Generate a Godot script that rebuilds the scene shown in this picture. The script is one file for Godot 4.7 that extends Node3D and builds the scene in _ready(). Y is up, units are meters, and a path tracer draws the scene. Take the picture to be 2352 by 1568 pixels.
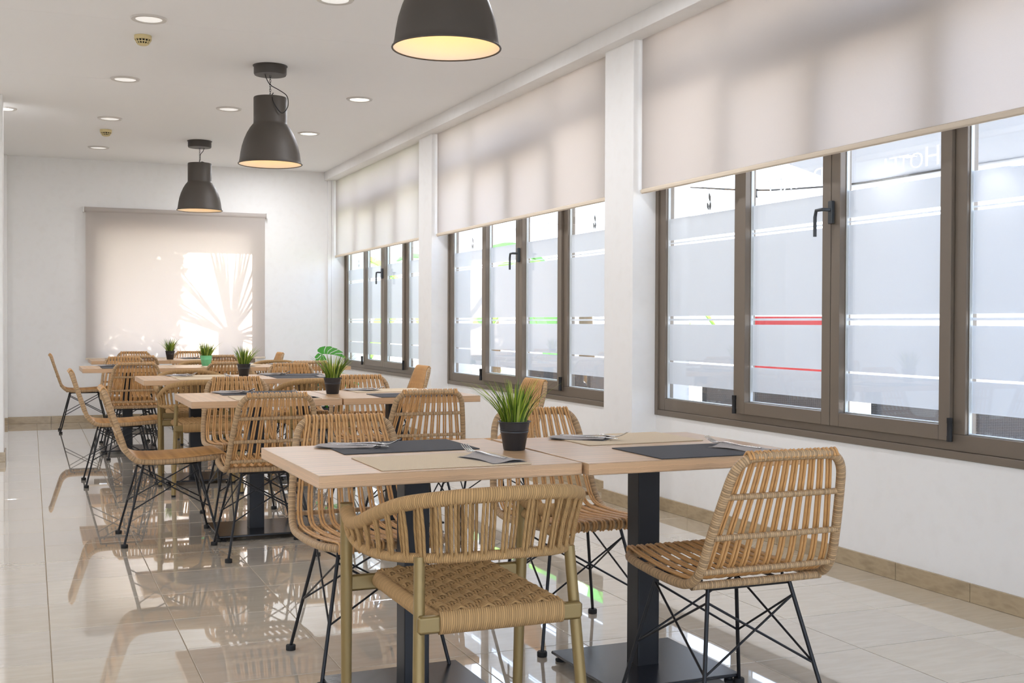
extends Node3D
# A hotel dining room. Room coordinates: X right (towards the windows), Y up, Z away from the camera; Godot's z is -Z.

# ---------------------------------------------------------------- mesh builder
var V: PackedVector3Array
var N: PackedVector3Array
var U: PackedVector2Array
var I: PackedInt32Array
var names := {}
var M := {}
var rng := RandomNumberGenerator.new()

func mb() -> void:
	V = PackedVector3Array(); N = PackedVector3Array(); U = PackedVector2Array(); I = PackedInt32Array()

func vert(p: Vector3, n: Vector3, uv: Vector2) -> int:
	V.append(p); N.append(n); U.append(uv)
	return V.size() - 1

func tri(a: int, b: int, c: int) -> void:
	var n := N[a] + N[b] + N[c]
	if (V[b] - V[a]).cross(V[c] - V[a]).dot(n) > 0.0:
		I.append(a); I.append(c); I.append(b)
	else:
		I.append(a); I.append(b); I.append(c)

func commit() -> ArrayMesh:
	var m := ArrayMesh.new()
	var a := []
	a.resize(Mesh.ARRAY_MAX)
	a[Mesh.ARRAY_VERTEX] = V; a[Mesh.ARRAY_NORMAL] = N; a[Mesh.ARRAY_TEX_UV] = U; a[Mesh.ARRAY_INDEX] = I
	m.add_surface_from_arrays(Mesh.PRIMITIVE_TRIANGLES, a)
	return m

func uvof(p: Vector3, n: Vector3) -> Vector2:
	var a := n.abs()
	if a.y >= a.x and a.y >= a.z:
		return Vector2(p.x, p.z)
	if a.x >= a.z:
		return Vector2(p.z, p.y)
	return Vector2(p.x, p.y)

func quad(a: Vector3, b: Vector3, c: Vector3, d: Vector3, na: Vector3, nb: Vector3, nc: Vector3, nd: Vector3) -> void:
	var f := na + nc
	var i := vert(a, na, uvof(a, f)); vert(b, nb, uvof(b, f)); vert(c, nc, uvof(c, f)); vert(d, nd, uvof(d, f))
	tri(i, i + 1, i + 2); tri(i, i + 2, i + 3)

func ax(i: int, s: float) -> Vector3:
	var v := Vector3.ZERO
	v[i] = s
	return v

# a box with bevelled edges
func cbox(c: Vector3, size: Vector3, b := 0.0) -> void:
	var h := size * 0.5
	b = minf(b, minf(h.x, minf(h.y, h.z)) * 0.9)
	var g := h - Vector3(b, b, b)
	for a in 3:
		var u: int = (a + 1) % 3
		var v: int = (a + 2) % 3
		for s in [-1.0, 1.0]:
			var n := ax(a, s)
			var o: Vector3 = c + n * h[a]
			var eu := ax(u, g[u]); var ev := ax(v, g[v])
			quad(o - eu - ev, o + eu - ev, o + eu + ev, o - eu + ev, n, n, n, n)
	if b <= 0.0:
		return
	for a in 3:
		var u: int = (a + 1) % 3
		var v: int = (a + 2) % 3
		for su in [-1.0, 1.0]:
			for sv in [-1.0, 1.0]:
				var nu := ax(u, su); var nv := ax(v, sv)
				var e := ax(a, g[a])
				var p: Vector3 = c + nu * h[u] + nv * g[v]
				var q: Vector3 = c + nu * g[u] + nv * h[v]
				quad(p - e, p + e, q + e, q - e, nu, nu, nv, nv)
	for sx in [-1.0, 1.0]:
		for sy in [-1.0, 1.0]:
			for sz in [-1.0, 1.0]:
				var i := vert(c + Vector3(sx * h.x, sy * g.y, sz * g.z), ax(0, sx), Vector2.ZERO)
				vert(c + Vector3(sx * g.x, sy * h.y, sz * g.z), ax(1, sy), Vector2.ZERO)
				vert(c + Vector3(sx * g.x, sy * g.y, sz * h.z), ax(2, sz), Vector2.ZERO)
				tri(i, i + 1, i + 2)

# a tube through points; radius may change along it; uv: round it, metres along it
func tube(p: PackedVector3Array, r0: float, sides := 8, closed := false, r1 := -1.0, flat := 1.0, flat_axis := Vector3.ZERO) -> void:
	var n := p.size()
	if r1 < 0.0:
		r1 = r0
	var nrm := Vector3.ZERO
	var base := V.size()
	var long := 0.0
	var rows := n + (1 if closed else 0)
	for k in rows:
		var i := k % n
		var t: Vector3
		if closed:
			t = (p[(i + 1) % n] - p[(i + n - 1) % n]).normalized()
		else:
			t = (p[mini(i + 1, n - 1)] - p[maxi(i - 1, 0)]).normalized()
		if k == 0:
			nrm = Vector3.UP if absf(t.y) < 0.9 else Vector3.RIGHT
			if flat_axis != Vector3.ZERO:
				nrm = flat_axis
		else:
			long += p[i].distance_to(p[(i + n - 1) % n])
		nrm = (nrm - t * nrm.dot(t)).normalized()
		var bin := t.cross(nrm)
		var r := lerpf(r0, r1, float(k) / maxf(1.0, rows - 1))
		for j in sides + 1:
			var a := TAU * j / sides
			var d := nrm * cos(a) + bin * sin(a)
			vert(p[i] + nrm * cos(a) * r * flat + bin * sin(a) * r, d, Vector2(float(j) / sides, long))
	for k in rows - 1:
		for j in sides:
			var a := base + k * (sides + 1) + j
			tri(a, a + 1, a + sides + 2); tri(a, a + sides + 2, a + sides + 1)
	if not closed:
		for e in 2:
			var k := 0 if e == 0 else rows - 1
			var t := (p[0] - p[1]).normalized() if e == 0 else (p[n - 1] - p[n - 2]).normalized()
			var c := vert(p[0] if e == 0 else p[n - 1], t, Vector2.ZERO)
			for j in sides + 1:
				vert(V[base + k * (sides + 1) + j], t, Vector2.ZERO)
			for j in sides:
				tri(c, c + 1 + j, c + 2 + j)

func rod(a: Vector3, b: Vector3, r: float, sides := 6, r1 := -1.0) -> void:
	tube(PackedVector3Array([a, b]), r, sides, false, r1)

func cat(c: Array, per: int, closed := false) -> PackedVector3Array:
	var out := PackedVector3Array()
	var n := c.size()
	for i in (n if closed else n - 1):
		var p0: Vector3 = c[(i + n - 1) % n] if closed else c[maxi(i - 1, 0)]
		var p1: Vector3 = c[i]
		var p2: Vector3 = c[(i + 1) % n]
		var p3: Vector3 = c[(i + 2) % n] if closed else c[mini(i + 2, n - 1)]
		for k in per:
			out.append(p1.cubic_interpolate(p2, p0, p3, float(k) / per))
	if not closed:
		out.append(c[n - 1])
	return out

# a profile of (radius, height) turned round the y axis; hard = keep corners
func lathe(pr: Array, seg := 32, at := Vector3.ZERO) -> void:
	for k in pr.size() - 1:
		var a: Vector2 = pr[k]
		var b: Vector2 = pr[k + 1]
		var d := (b - a)
		if d.length() < 1e-6:
			continue
		var nn := Vector2(d.y, -d.x).normalized()
		var na := nn
		var nb := nn
		if k > 0:
			var e: Vector2 = a - pr[k - 1]
			var m := Vector2(e.y, -e.x).normalized()
			if m.dot(nn) > 0.75:
				na = (m + nn).normalized()
		if k < pr.size() - 2:
			var e: Vector2 = pr[k + 2] - b
			var m := Vector2(e.y, -e.x).normalized()
			if m.dot(nn) > 0.75:
				nb = (m + nn).normalized()
		var base := V.size()
		for j in seg + 1:
			var t := TAU * j / seg
			var c := cos(t)
			var s := sin(t)
			vert(at + Vector3(a.x * c, a.y, a.x * s), Vector3(na.x * c, na.y, na.x * s), Vector2(float(j) / seg, a.y))
			vert(at + Vector3(b.x * c, b.y, b.x * s), Vector3(nb.x * c, nb.y, nb.x * s), Vector2(float(j) / seg, b.y))
		for j in seg:
			var q := base + j * 2
			tri(q, q + 1, q + 3); tri(q, q + 3, q + 2)

# a sheet through a grid of points, drawn on both sides by the renderer
func sheet(g: Array, w: int) -> void:
	var h: int = g.size() / w
	var base := V.size()
	for r in h:
		for c in w:
			var p: Vector3 = g[r * w + c]
			var du: Vector3 = g[r * w + mini(c + 1, w - 1)] - g[r * w + maxi(c - 1, 0)]
			var dv: Vector3 = g[mini(r + 1, h - 1) * w + c] - g[maxi(r - 1, 0) * w + c]
			vert(p, dv.cross(du).normalized(), Vector2(float(c) / (w - 1), float(r) / (h - 1)))
	for r in h - 1:
		for c in w - 1:
			var a := base + r * w + c
			tri(a, a + 1, a + w + 1); tri(a, a + w + 1, a + w)

# ---------------------------------------------------------------- nodes
func P(x: float, y: float, z: float) -> Vector3:
	return Vector3(x, y, -z)

func numbered(called: String) -> String:
	var k: int = names.get(called, 0)
	names[called] = k + 1
	return called if k == 0 else "%s_%03d" % [called, k]

func tag(o: Node3D, label: String, category: String, group := "", kind := "") -> void:
	if label: o.set_meta("label", label)
	if category: o.set_meta("category", category)
	if group: o.set_meta("group", group)
	if kind: o.set_meta("kind", kind)

func base(called: String, at: Vector3, turn := 0.0) -> Node3D:
	var o := Node3D.new()
	o.name = numbered(called)
	add_child(o)
	o.position = at
	o.rotation.y = turn
	return o

func obj(called: String, mesh: Mesh, mat: Material, parent: Node3D, at := Vector3.ZERO) -> MeshInstance3D:
	var o := MeshInstance3D.new()
	o.name = called if parent != self else numbered(called)
	o.mesh = mesh
	o.material_override = mat
	parent.add_child(o, true)
	o.position = at
	return o

# a bevelled box given in room coordinates, as a part of parent (whose position is its room position)
func pb(parent: Node3D, called: String, x0: float, x1: float, y0: float, y1: float, z0: float, z1: float, mat: Material, b := 0.0) -> MeshInstance3D:
	mb()
	cbox(Vector3.ZERO, Vector3(absf(x1 - x0), absf(y1 - y0), absf(z1 - z0)), b)
	var c := P((x0 + x1) / 2, (y0 + y1) / 2, (z0 + z1) / 2)
	var o := Vector3.ZERO
	var q: Node = parent
	while q != self:
		o += q.position
		q = q.get_parent()
	return obj(called, commit(), mat, parent, c - o)

func copy(o: Node3D, called: String, at: Vector3, turn: float, label: String) -> Node3D:
	var c: Node3D = o.duplicate()
	c.name = numbered(called)
	add_child(c)
	c.position = at
	c.rotation.y = turn
	c.set_meta("label", label)
	return c

# ---------------------------------------------------------------- materials
func mat(called: String, c: Color, rough := 0.6, metal := 0.0) -> StandardMaterial3D:
	var m := StandardMaterial3D.new()
	m.resource_name = called
	m.albedo_color = c
	m.roughness = rough
	m.metallic = metal
	M[called] = m
	return m

func c8(r: int, g: int, b: int) -> Color:
	return Color(r / 255.0, g / 255.0, b / 255.0)

func noise_tex(freq: float, size: int, ramp: Array, sd: int, oct := 4, normal := false, bump := 8.0) -> NoiseTexture2D:
	var n := FastNoiseLite.new()
	n.noise_type = FastNoiseLite.TYPE_SIMPLEX_SMOOTH
	n.frequency = freq
	n.seed = sd
	n.fractal_octaves = oct
	var t := NoiseTexture2D.new()
	t.width = size; t.height = size
	t.seamless = true
	t.noise = n
	if normal:
		t.as_normal_map = true
		t.bump_strength = bump
	elif ramp:
		var g := Gradient.new()
		g.offsets = PackedFloat32Array(range(ramp.size()).map(func(k): return float(k) / (ramp.size() - 1)))
		g.colors = PackedColorArray(ramp)
		t.color_ramp = g
	return t

# bands across a wrapped tube: 8 bands a tile, each with its own tone; returns [colour, height]
func wrap_tex(sd: int, vary: float, slant: int) -> Array:
	rng.seed = sd
	var w := 32
	var h := 256
	var a := Image.create(w, h, false, Image.FORMAT_RGB8)
	var b := Image.create(w, h, false, Image.FORMAT_RGB8)
	var tone := []
	for k in 8: tone.append(1.0 - vary * rng.randf())
	for y in h:
		for x in w:
			var yy := (y + x * slant) % h
			var f := (yy % 32) / 32.0
			var k: float = tone[yy / 32]
			var e := sin(f * PI)
			var fib := 1.0 - 0.06 * rng.randf()
			var c := k * fib * (0.72 if e < 0.22 else 1.0)
			a.set_pixel(x, y, Color(c, c, c))
			var q := sqrt(e)
			b.set_pixel(x, y, Color(q, q, q))
	return [ImageTexture.create_from_image(a), ImageTexture.create_from_image(b)]

func weave_tex(n: int, cell: int, sd: int) -> Array:
	rng.seed = sd
	var s := n * cell
	var a := Image.create(s, s, false, Image.FORMAT_RGB8)
	var b := Image.create(s, s, false, Image.FORMAT_RGB8)
	for y in s:
		for x in s:
			var over := ((x / cell) + (y / cell)) % 2 == 0
			var f := sin(PI * ((x if over else y) % cell + 0.5) / cell)
			var k := 0.80 + 0.12 * f + 0.08 * rng.randf() - (0.06 if over else 0.0)
			a.set_pixel(x, y, Color(k, k, k))
			b.set_pixel(x, y, Color(f, f, f))
	return [ImageTexture.create_from_image(a), ImageTexture.create_from_image(b)]

func wood_tex(sd: int) -> Array:
	rng.seed = sd
	var n := FastNoiseLite.new()
	n.seed = sd
	n.frequency = 0.02
	n.fractal_octaves = 3
	var s := 512
	var a := Image.create(s, s, false, Image.FORMAT_RGB8)
	var b := Image.create(s, s, false, Image.FORMAT_RGB8)
	var streak := PackedFloat32Array()
	for y in s: streak.append(rng.randf())
	for y in s:
		for x in s:
			# grain runs along u: long streaks across v, bent by slow noise; the two ends meet
			var wob := 5.0 * n.get_noise_2d(60.0 * sin(TAU * x / s), y * 0.5 + 60.0 * cos(TAU * x / s))
			var yy := posmod(y + wob, s)
			var i := int(yy)
			var f: float = lerpf(streak[i % s], streak[(i + 1) % s], yy - i)
			var ring := 0.5 + 0.5 * sin(yy * TAU / 64.0 + 2.0 * n.get_noise_2d(30.0 * sin(TAU * x / s), yy * 0.8))
			var k := 0.84 + 0.09 * f + 0.08 * ring
			if f > 0.90: k -= 0.16
			a.set_pixel(x, y, Color(k, k * (0.99 - 0.015 * ring), k * (0.975 - 0.03 * ring)))
			b.set_pixel(x, y, Color(k, k, k))
	return [ImageTexture.create_from_image(a), ImageTexture.create_from_image(b)]

func textured(m: StandardMaterial3D, t: Array, scale: Vector3, bump := 0.0) -> void:
	m.albedo_texture = t[0]
	m.uv1_scale = scale
	if bump > 0.0:
		m.heightmap_enabled = true
		m.heightmap_texture = t[1]
		m.heightmap_scale = bump
	m.texture_filter = BaseMaterial3D.TEXTURE_FILTER_LINEAR_WITH_MIPMAPS

func make_materials() -> void:
	var w := mat("plaster", c8(241, 239, 236), 0.85)
	w.uv1_triplanar = true; w.uv1_world_triplanar = true
	w.uv1_scale = Vector3(0.9, 0.9, 0.9)
	w.albedo_texture = noise_tex(0.012, 512, [Color(0.985, 0.983, 0.980), Color(1, 1, 1), Color(0.992, 0.99, 0.988)], 3)
	w.heightmap_enabled = true
	w.heightmap_texture = noise_tex(0.012, 512, [], 5, 4)
	w.heightmap_scale = 0.08
	M["plaster_trowelled"] = w
	var ws: StandardMaterial3D = w.duplicate()
	ws.heightmap_enabled = false
	M["plaster"] = ws
	mat("ceiling_paint", c8(243, 242, 240), 0.9)
	var f := mat("floor_tile", c8(208, 197, 182), 0.022)
	f.uv1_triplanar = true; f.uv1_world_triplanar = true
	f.uv1_scale = Vector3(0.35, 1.0, 1.6)
	f.albedo_texture = noise_tex(0.016, 512, [Color(0.955, 0.95, 0.945), Color(1, 1, 1), Color(0.97, 0.967, 0.963), Color(1, 0.995, 0.99)], 8, 5)
	f.metallic_specular = 0.70
	f.clearcoat_enabled = true; f.clearcoat = 1.0; f.clearcoat_roughness = 0.02
	var f2: StandardMaterial3D = f.duplicate()
	f2.albedo_color = c8(208, 195, 176); f2.uv1_offset = Vector3(0.37, 0, 0.61); M["floor_tile_b"] = f2
	var f3: StandardMaterial3D = f.duplicate()
	f3.albedo_color = c8(215, 203, 185); f3.uv1_offset = Vector3(0.71, 0, 0.23); M["floor_tile_c"] = f3
	mat("grout", c8(150, 134, 112), 0.9)
	var b := mat("skirting", c8(181, 161, 130), 0.25)
	b.uv1_triplanar = true; b.uv1_world_triplanar = true
	b.uv1_scale = Vector3(1.0, 3.0, 1.0)
	b.albedo_texture = noise_tex(0.02, 256, [Color(0.86, 0.85, 0.84), Color(1, 1, 1), Color(0.92, 0.91, 0.9)], 11)
	mat("frame_taupe", c8(122, 110, 97), 0.42, 0.15)
	mat("gasket_black", c8(22, 22, 24), 0.6)
	mat("spacer_pale", c8(206, 210, 210), 0.35)
	var g := mat("pane_glass", Color(0.92, 0.97, 0.97, 0.04), 0.0)
	g.transparency = BaseMaterial3D.TRANSPARENCY_ALPHA
	var fm := mat("frost_film", c8(232, 237, 242), 0.7)
	fm.backlight_enabled = true; fm.backlight = Color(0.80, 0.80, 0.805)
	var lt := mat("white_film", c8(248, 250, 250), 0.6)
	lt.backlight_enabled = true; lt.backlight = c8(255, 255, 255)
	mat("logo_dark", c8(34, 37, 36), 0.6)
	var bl := mat("blind_fabric", c8(234, 228, 222), 0.85)
	bl.backlight_enabled = true; bl.backlight = Color(1.07, 1.07, 1.08)
	bl.uv1_triplanar = true
	bl.uv1_scale = Vector3(30, 30, 30)
	var wv := weave_tex(8, 8, 21)
	bl.albedo_texture = noise_tex(0.05, 256, [Color(0.965, 0.96, 0.955), Color(1, 1, 1)], 17, 3)
	mat("blind_bar", c8(222, 206, 184), 0.5)
	mat("white_plastic", c8(238, 236, 232), 0.4)
	mat("handle_grey", c8(62, 66, 70), 0.4)
	# wood
	var wt := wood_tex(5)
	var tp := mat("oak_top", c8(212, 176, 138), 0.32)
	textured(tp, wt, Vector3(1.1, 2.6, 1), 0.02)
	# metals
	mat("black_metal", c8(26, 26, 29), 0.42, 0.3)
	mat("black_plate", c8(34, 34, 38), 0.2, 0.25)
	mat("rubber", c8(20, 19, 19), 0.7)
	# rattan and rope
	var rw := mat("rattan_wrap", c8(208, 170, 124), 0.5)
	textured(rw, wrap_tex(4, 0.26, 0), Vector3(1, 1.0 / 0.052, 1), 0.09)
	var rc := mat("rattan_cane", c8(206, 156, 98), 0.42)
	rc.uv1_scale = Vector3(1, 3, 1)
	rc.albedo_texture = noise_tex(0.02, 256, [Color(0.76, 0.74, 0.70), Color(1, 1, 1), Color(0.87, 0.84, 0.80)], 31)
	var rp := mat("rope", c8(190, 150, 98), 0.85)
	textured(rp, wrap_tex(9, 0.09, 2), Vector3(1, 1.0 / 0.044, 1), 0.14)
	var rt := mat("rope_twist", c8(184, 144, 92), 0.9)
	textured(rt, wrap_tex(12, 0.12, 8), Vector3(1, 1.0 / 0.05, 1), 0.08)
	mat("olive_metal", c8(134, 112, 68), 0.34, 0.35)
	# table things
	var dk := mat("mat_dark", c8(82, 81, 84), 0.9)
	textured(dk, wv, Vector3(40, 40, 1), 0.03)
	var be := mat("mat_beige", c8(240, 217, 184), 0.9)
	textured(be, wv, Vector3(26, 26, 1), 0.05)
	var nk := mat("napkin_grey", c8(176, 168, 164), 0.95)
	nk.uv1_scale = Vector3(2, 2, 1)
	nk.albedo_texture = noise_tex(0.06, 256, [Color(0.88, 0.88, 0.88), Color(1, 1, 1)], 41)
	mat("steel", c8(200, 200, 202), 0.18, 1.0)
	mat("pot_black", c8(44, 43, 45), 0.38)
	mat("pot_mint", c8(122, 206, 152), 0.4)
	mat("soil", c8(48, 38, 28), 0.95)
	for k in 4:
		var gr := mat("grass_%d" % k, [c8(92, 116, 32), c8(130, 148, 44), c8(54, 78, 26), c8(168, 176, 84)][k], 0.55)
		gr.backlight_enabled = true; gr.backlight = [c8(84, 110, 20), c8(110, 140, 30), c8(44, 70, 15), c8(130, 150, 50)][k]
	var mo := mat("monstera_green", c8(58, 142, 34), 0.4)
	mo.backlight_enabled = true; mo.backlight = c8(60, 110, 15)
	mat("monstera_dark", c8(30, 78, 40), 0.4)
	# lamps
	mat("shade_outer", c8(76, 69, 62), 0.55, 0.1)
	mat("shade_inner", c8(244, 243, 241), 0.6)
	mat("canopy_metal", c8(64, 58, 52), 0.5, 0.1)
	var bu := mat("bulb_glow", c8(255, 240, 210), 0.4)
	bu.emission_enabled = true; bu.emission = c8(255, 214, 130); bu.emission_energy_multiplier = 1.2
	var on := mat("downlight_on", c8(255, 255, 250), 0.4)
	on.emission_enabled = true; on.emission = c8(255, 246, 228); on.emission_energy_multiplier = 1.2
	mat("downlight_trim", c8(206, 201, 194), 0.4)
	var di := mat("downlight_dim", c8(250, 250, 248), 0.4)
	di.emission_enabled = true; di.emission = c8(255, 252, 246); di.emission_energy_multiplier = 0.16
	mat("detector_cream", c8(214, 196, 146), 0.55)
	mat("slot_dark", c8(40, 34, 26), 0.8)
	# outside
	var tr := mat("terrace_stone", c8(226, 218, 205), 0.8)
	tr.uv1_triplanar = true; tr.uv1_world_triplanar = true; tr.uv1_scale = Vector3(0.6, 0.6, 0.6)
	tr.albedo_texture = noise_tex(0.02, 256, [Color(0.9, 0.9, 0.9), Color(1, 1, 1)], 61)
	mat("white_render", c8(240, 238, 232), 0.9)
	var aw := mat("awning_canvas", c8(132, 140, 154), 0.85)
	var wk := mat("wicker_dark", c8(74, 66, 62), 0.7)
	textured(wk, wv, Vector3(10, 10, 1), 0.2)
	mat("red_canvas", c8(196, 22, 34), 0.8)
	mat("white_metal", c8(236, 238, 240), 0.4)
	for k in 3:
		var ba := mat("banana_%d" % k, [c8(84, 148, 60), c8(120, 172, 66), c8(62, 122, 70)][k], 0.45)
		ba.backlight_enabled = true; ba.backlight = [c8(110, 180, 50), c8(150, 200, 60), c8(70, 140, 60)][k]
	mat("bark", c8(112, 86, 62), 0.9)
	var yu := mat("yucca_leaf", c8(88, 118, 62), 0.5)
	yu.backlight_enabled = true; yu.backlight = c8(70, 90, 30)
	mat("shrub_leaf", c8(70, 104, 54), 0.6)

# ---------------------------------------------------------------- the scene
const WX := 3.615      # inner face of the window wall
const PX := 3.445      # face of the piers
const BX := 3.364      # face of the beam
const CEIL := 3.01
const BACK := 14.16
const WINDOWS := [14.12, 10.245, 6.345, 2.445]   # far edge of each window bay; the last is added for its light

func _ready() -> void:
	# camera: level but for a degree, solved from the photograph's vanishing points
	var cam := Camera3D.new()
	cam.name = "camera"
	add_child(cam)
	var yaw := 0.394105
	var pitch := -0.015993
	var roll := 0.0034056
	var f := Vector3(sin(yaw) * cos(pitch), sin(pitch), -cos(yaw) * cos(pitch))
	var r := Vector3(cos(yaw), 0, sin(yaw))
	var u := r.cross(f)
	cam.transform = Transform3D(Basis(r * cos(roll) + u * sin(roll), u * cos(roll) - r * sin(roll), -f), Vector3(0, 1.155, 0))
	cam.fov = rad_to_deg(2.0 * atan(784.0 / 2660.0))
	cam.near = 0.05
	cam.far = 200.0
	cam.current = true
	# sky and exposure
	var env := Environment.new()
	env.background_mode = Environment.BG_SKY
	var sm := ProceduralSkyMaterial.new()
	sm.sky_top_color = Color(0.64, 0.77, 0.96)
	sm.sky_horizon_color = Color(0.92, 0.955, 0.99)
	sm.sky_curve = 0.25
	sm.ground_bottom_color = Color(0.75, 0.73, 0.70)
	sm.ground_horizon_color = Color(0.90, 0.90, 0.90)
	sm.energy_multiplier = 2.0
	var sky := Sky.new()
	sky.sky_material = sm
	env.sky = sky
	env.tonemap_mode = Environment.TONE_MAPPER_LINEAR
	env.tonemap_exposure = 2.6
	env.sdfgi_enabled = true
	env.ssao_enabled = true
	env.ssil_enabled = true
	var we := WorldEnvironment.new()
	we.name = "environment"
	we.environment = env
	add_child(we)
	# the sun stands beyond the rear wall
	var sun := DirectionalLight3D.new()
	sun.name = "sun"
	add_child(sun)
	sun.look_at_from_position(Vector3.ZERO, Vector3(0.06, -0.85, 1.0))
	sun.light_color = Color(1.0, 0.975, 0.94)
	sun.light_energy = 3.4
	sun.light_angular_distance = 0.6
	sun.shadow_enabled = true
	sun.sky_mode = DirectionalLight3D.SKY_MODE_LIGHT_ONLY
	make_materials()
	build_shell()
	build_floor()
	build_windows()
	build_blinds()
	build_ceiling_fittings()
	build_tables()
	build_chairs()
	build_settings()
	build_plants()
	build_outside()

func structure(called: String) -> Node3D:
	var o := base(called, Vector3.ZERO)
	o.set_meta("kind", "structure")
	return o

func build_shell() -> void:
	var pl: Material = M.plaster
	# window wall: sill wall, piers, beam
	var w := structure("wall_right")
	pb(w, "sill_wall", WX, 3.86, -0.15, 0.585, -2.5, 14.5, M.plaster_trowelled)
	for z in WINDOWS:
		pb(w, "pier", PX, 3.86, 0, 2.95, z, z + 0.385, pl, 0.006)
	pb(w, "beam", BX, 3.86, 2.907, 3.08, -2.5, BACK, pl, 0.004)
	# rear wall with its window opening
	w = structure("wall_back")
	pb(w, "wall_panel", -4.6, 0.673, -0.15, 3.05, BACK, BACK + 0.25, pl)
	pb(w, "wall_panel", 2.524, PX, -0.15, 3.05, BACK, BACK + 0.25, pl)
	pb(w, "wall_panel", 0.673, 2.524, -0.15, 0.66, BACK, BACK + 0.25, pl)
	pb(w, "wall_panel", 0.673, 2.524, 2.226, 3.05, BACK, BACK + 0.25, pl)
	pb(w, "corner_pilaster", -0.9, -0.235, 0, CEIL, BACK - 0.09, BACK, pl, 0.004)
	pb(w, "corner_pilaster", 3.40, PX, 0, 2.907, BACK - 0.045, BACK, pl, 0.004)
	# left: a stub wall in line with a pier, then the far side of the room
	w = structure("wall_left")
	pb(w, "stub_wall", -4.6, -0.205, 0, CEIL, 10.37, 10.74, pl, 0.006)
	pb(w, "side_wall", -4.85, -4.6, -0.15, 3.05, -2.5, 14.4, pl)
	w = structure("wall_front")
	pb(w, "wall_panel", -4.85, 3.86, -0.15, 0.1, -2.75, -2.5, pl)
	pb(w, "wall_panel", -4.85, 3.86, 2.7, 3.05, -2.75, -2.5, pl)
	for x in [-4.85, -2.0, 0.7, 3.4]:
		pb(w, "wall_panel", x, x + 0.46, 0.1, 2.7, -2.75, -2.5, pl)
	# glazed openings behind the camera, unseen, added to brighten the room
	w = structure("window_6")
	for x in [-4.39, -1.54, 1.16]:
		pb(w, "pane", x, x + (2.39 if x < -2 else 2.24), 0.1, 2.7, -2.62, -2.614, M.pane_glass)
	# ceiling boards with open joints
	w = structure("ceiling")
	var cp: Material = M.ceiling_paint
	for z in [[-2.5, 7.52], [7.523, 9.40], [9.403, BACK]]:
		pb(w, "ceiling_board", -4.6, BX, CEIL, CEIL + 0.06, z[0], z[1], cp, 0.0015)
	pb(w, "roof_slab", -4.85, 3.86, 3.08, 3.32, -2.75, 14.41, M.white_render)
	# skirting tiles
	var sk: Material = M.skirting
	w = structure("baseboard_right")
	for i in WINDOWS.size():
		var z0: float = WINDOWS[i]
		# under the window, joints every 0.449 from 3.70
		var lo := maxf(z0 - 3.515, -2.4)
		var z := 3.70 - 0.449 * 14
		while z < z0:
			var a := maxf(z, lo)
			var b := minf(z + 0.447, z0)
			if b - a > 0.03:
				pb(w, "skirting_tile", WX - 0.012, WX, 0, 0.079, a, b, sk, 0.002)
			z += 0.449
		if i > 0:
			pb(w, "skirting_tile", PX - 0.012, PX, 0, 0.079, z0 - 0.012, z0 + 0.385, sk, 0.002)
			pb(w, "skirting_tile", PX, WX - 0.012, 0, 0.079, z0 - 0.012, z0, sk, 0.002)
	w = structure("baseboard_back")
	var x := -0.235
	while x < 3.40:
		pb(w, "skirting_tile", x, minf(x + 0.447, 3.40), 0, 0.079, BACK - 0.012, BACK, sk, 0.002)
		x += 0.449
	pb(w, "skirting_tile", -0.67, -0.235, 0, 0.079, BACK - 0.102, BACK - 0.09, sk, 0.002)
	w = structure("baseboard_left")
	pb(w, "skirting_tile", -0.648, -0.193, 0, 0.079, 10.358, 10.37, sk, 0.002)
	pb(w, "skirting_tile", -0.205, -0.193, 0, 0.079, 10.372, 10.74, sk, 0.002)

func build_floor() -> void:
	var w := structure("floor")
	pb(w, "screed", -4.6, WX, -0.15, -0.002, -2.5, BACK, M.grout)
	var px := 0.4445
	var pz := 0.4405
	mb(); cbox(Vector3.ZERO, Vector3(px - 0.003, 0.012, pz - 0.003), 0.0012)
	var tile := commit()
	var mats := [M.floor_tile, M.floor_tile_b, M.floor_tile_c]
	rng.seed = 77
	var far := []
	for i in range(-11, 9):
		for k in range(-16, 24):
			var x0 := 0.064 + px * i
			var z0 := 4.199 + pz * k
			var x1 := minf(x0 + px, WX)
			var z1 := minf(z0 + pz, BACK)
			x0 = maxf(x0, -4.6)
			z0 = maxf(z0, -2.5)
			if x1 - x0 < 0.02 or z1 - z0 < 0.02:
				continue
			var c := P((x0 + x1) / 2, -0.006, (z0 + z1) / 2)
			var seen := i >= -1 and k >= -4
			if not seen:
				far.append([c, Vector3(x1 - x0 - 0.003, 0.012, z1 - z0 - 0.003)])
			elif x1 - x0 > px - 0.01 and z1 - z0 > pz - 0.01:
				obj("floor_tile", tile, mats[rng.randi() % 3], w, c)
			else:
				pb(w, "floor_tile", x0, x1 - 0.003, -0.012, 0, z0, z1 - 0.003, mats[rng.randi() % 3], 0.0012)
	mb()
	for q in far:
		cbox(q[0], q[1], 0.0)
	var o := obj("tile_field", commit(), M.floor_tile, w)
	o.set_meta("kind", "stuff")

# a ring of four bars in the plane of the window, as one mesh
func bars(x0: float, x1: float, y0: float, y1: float, z0: float, z1: float, wd: float, o: Vector3) -> void:
	for q in [[y0, y1, z0, z0 - wd], [y0, y1, z1 + wd, z1], [y0, y0 + wd, z0 - wd, z1 + wd], [y1 - wd, y1, z0 - wd, z1 + wd]]:
		cbox(P((x0 + x1) / 2, (q[0] + q[1]) / 2, (q[2] + q[3]) / 2) - o, Vector3(x1 - x0, q[1] - q[0], absf(q[2] - q[3])), 0.003)

const FILM := [[0.783, 0.917], [0.927, 1.150], [1.172, 1.184], [1.200, 1.632], [1.643, 1.651], [1.666, 1.797]]

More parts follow.
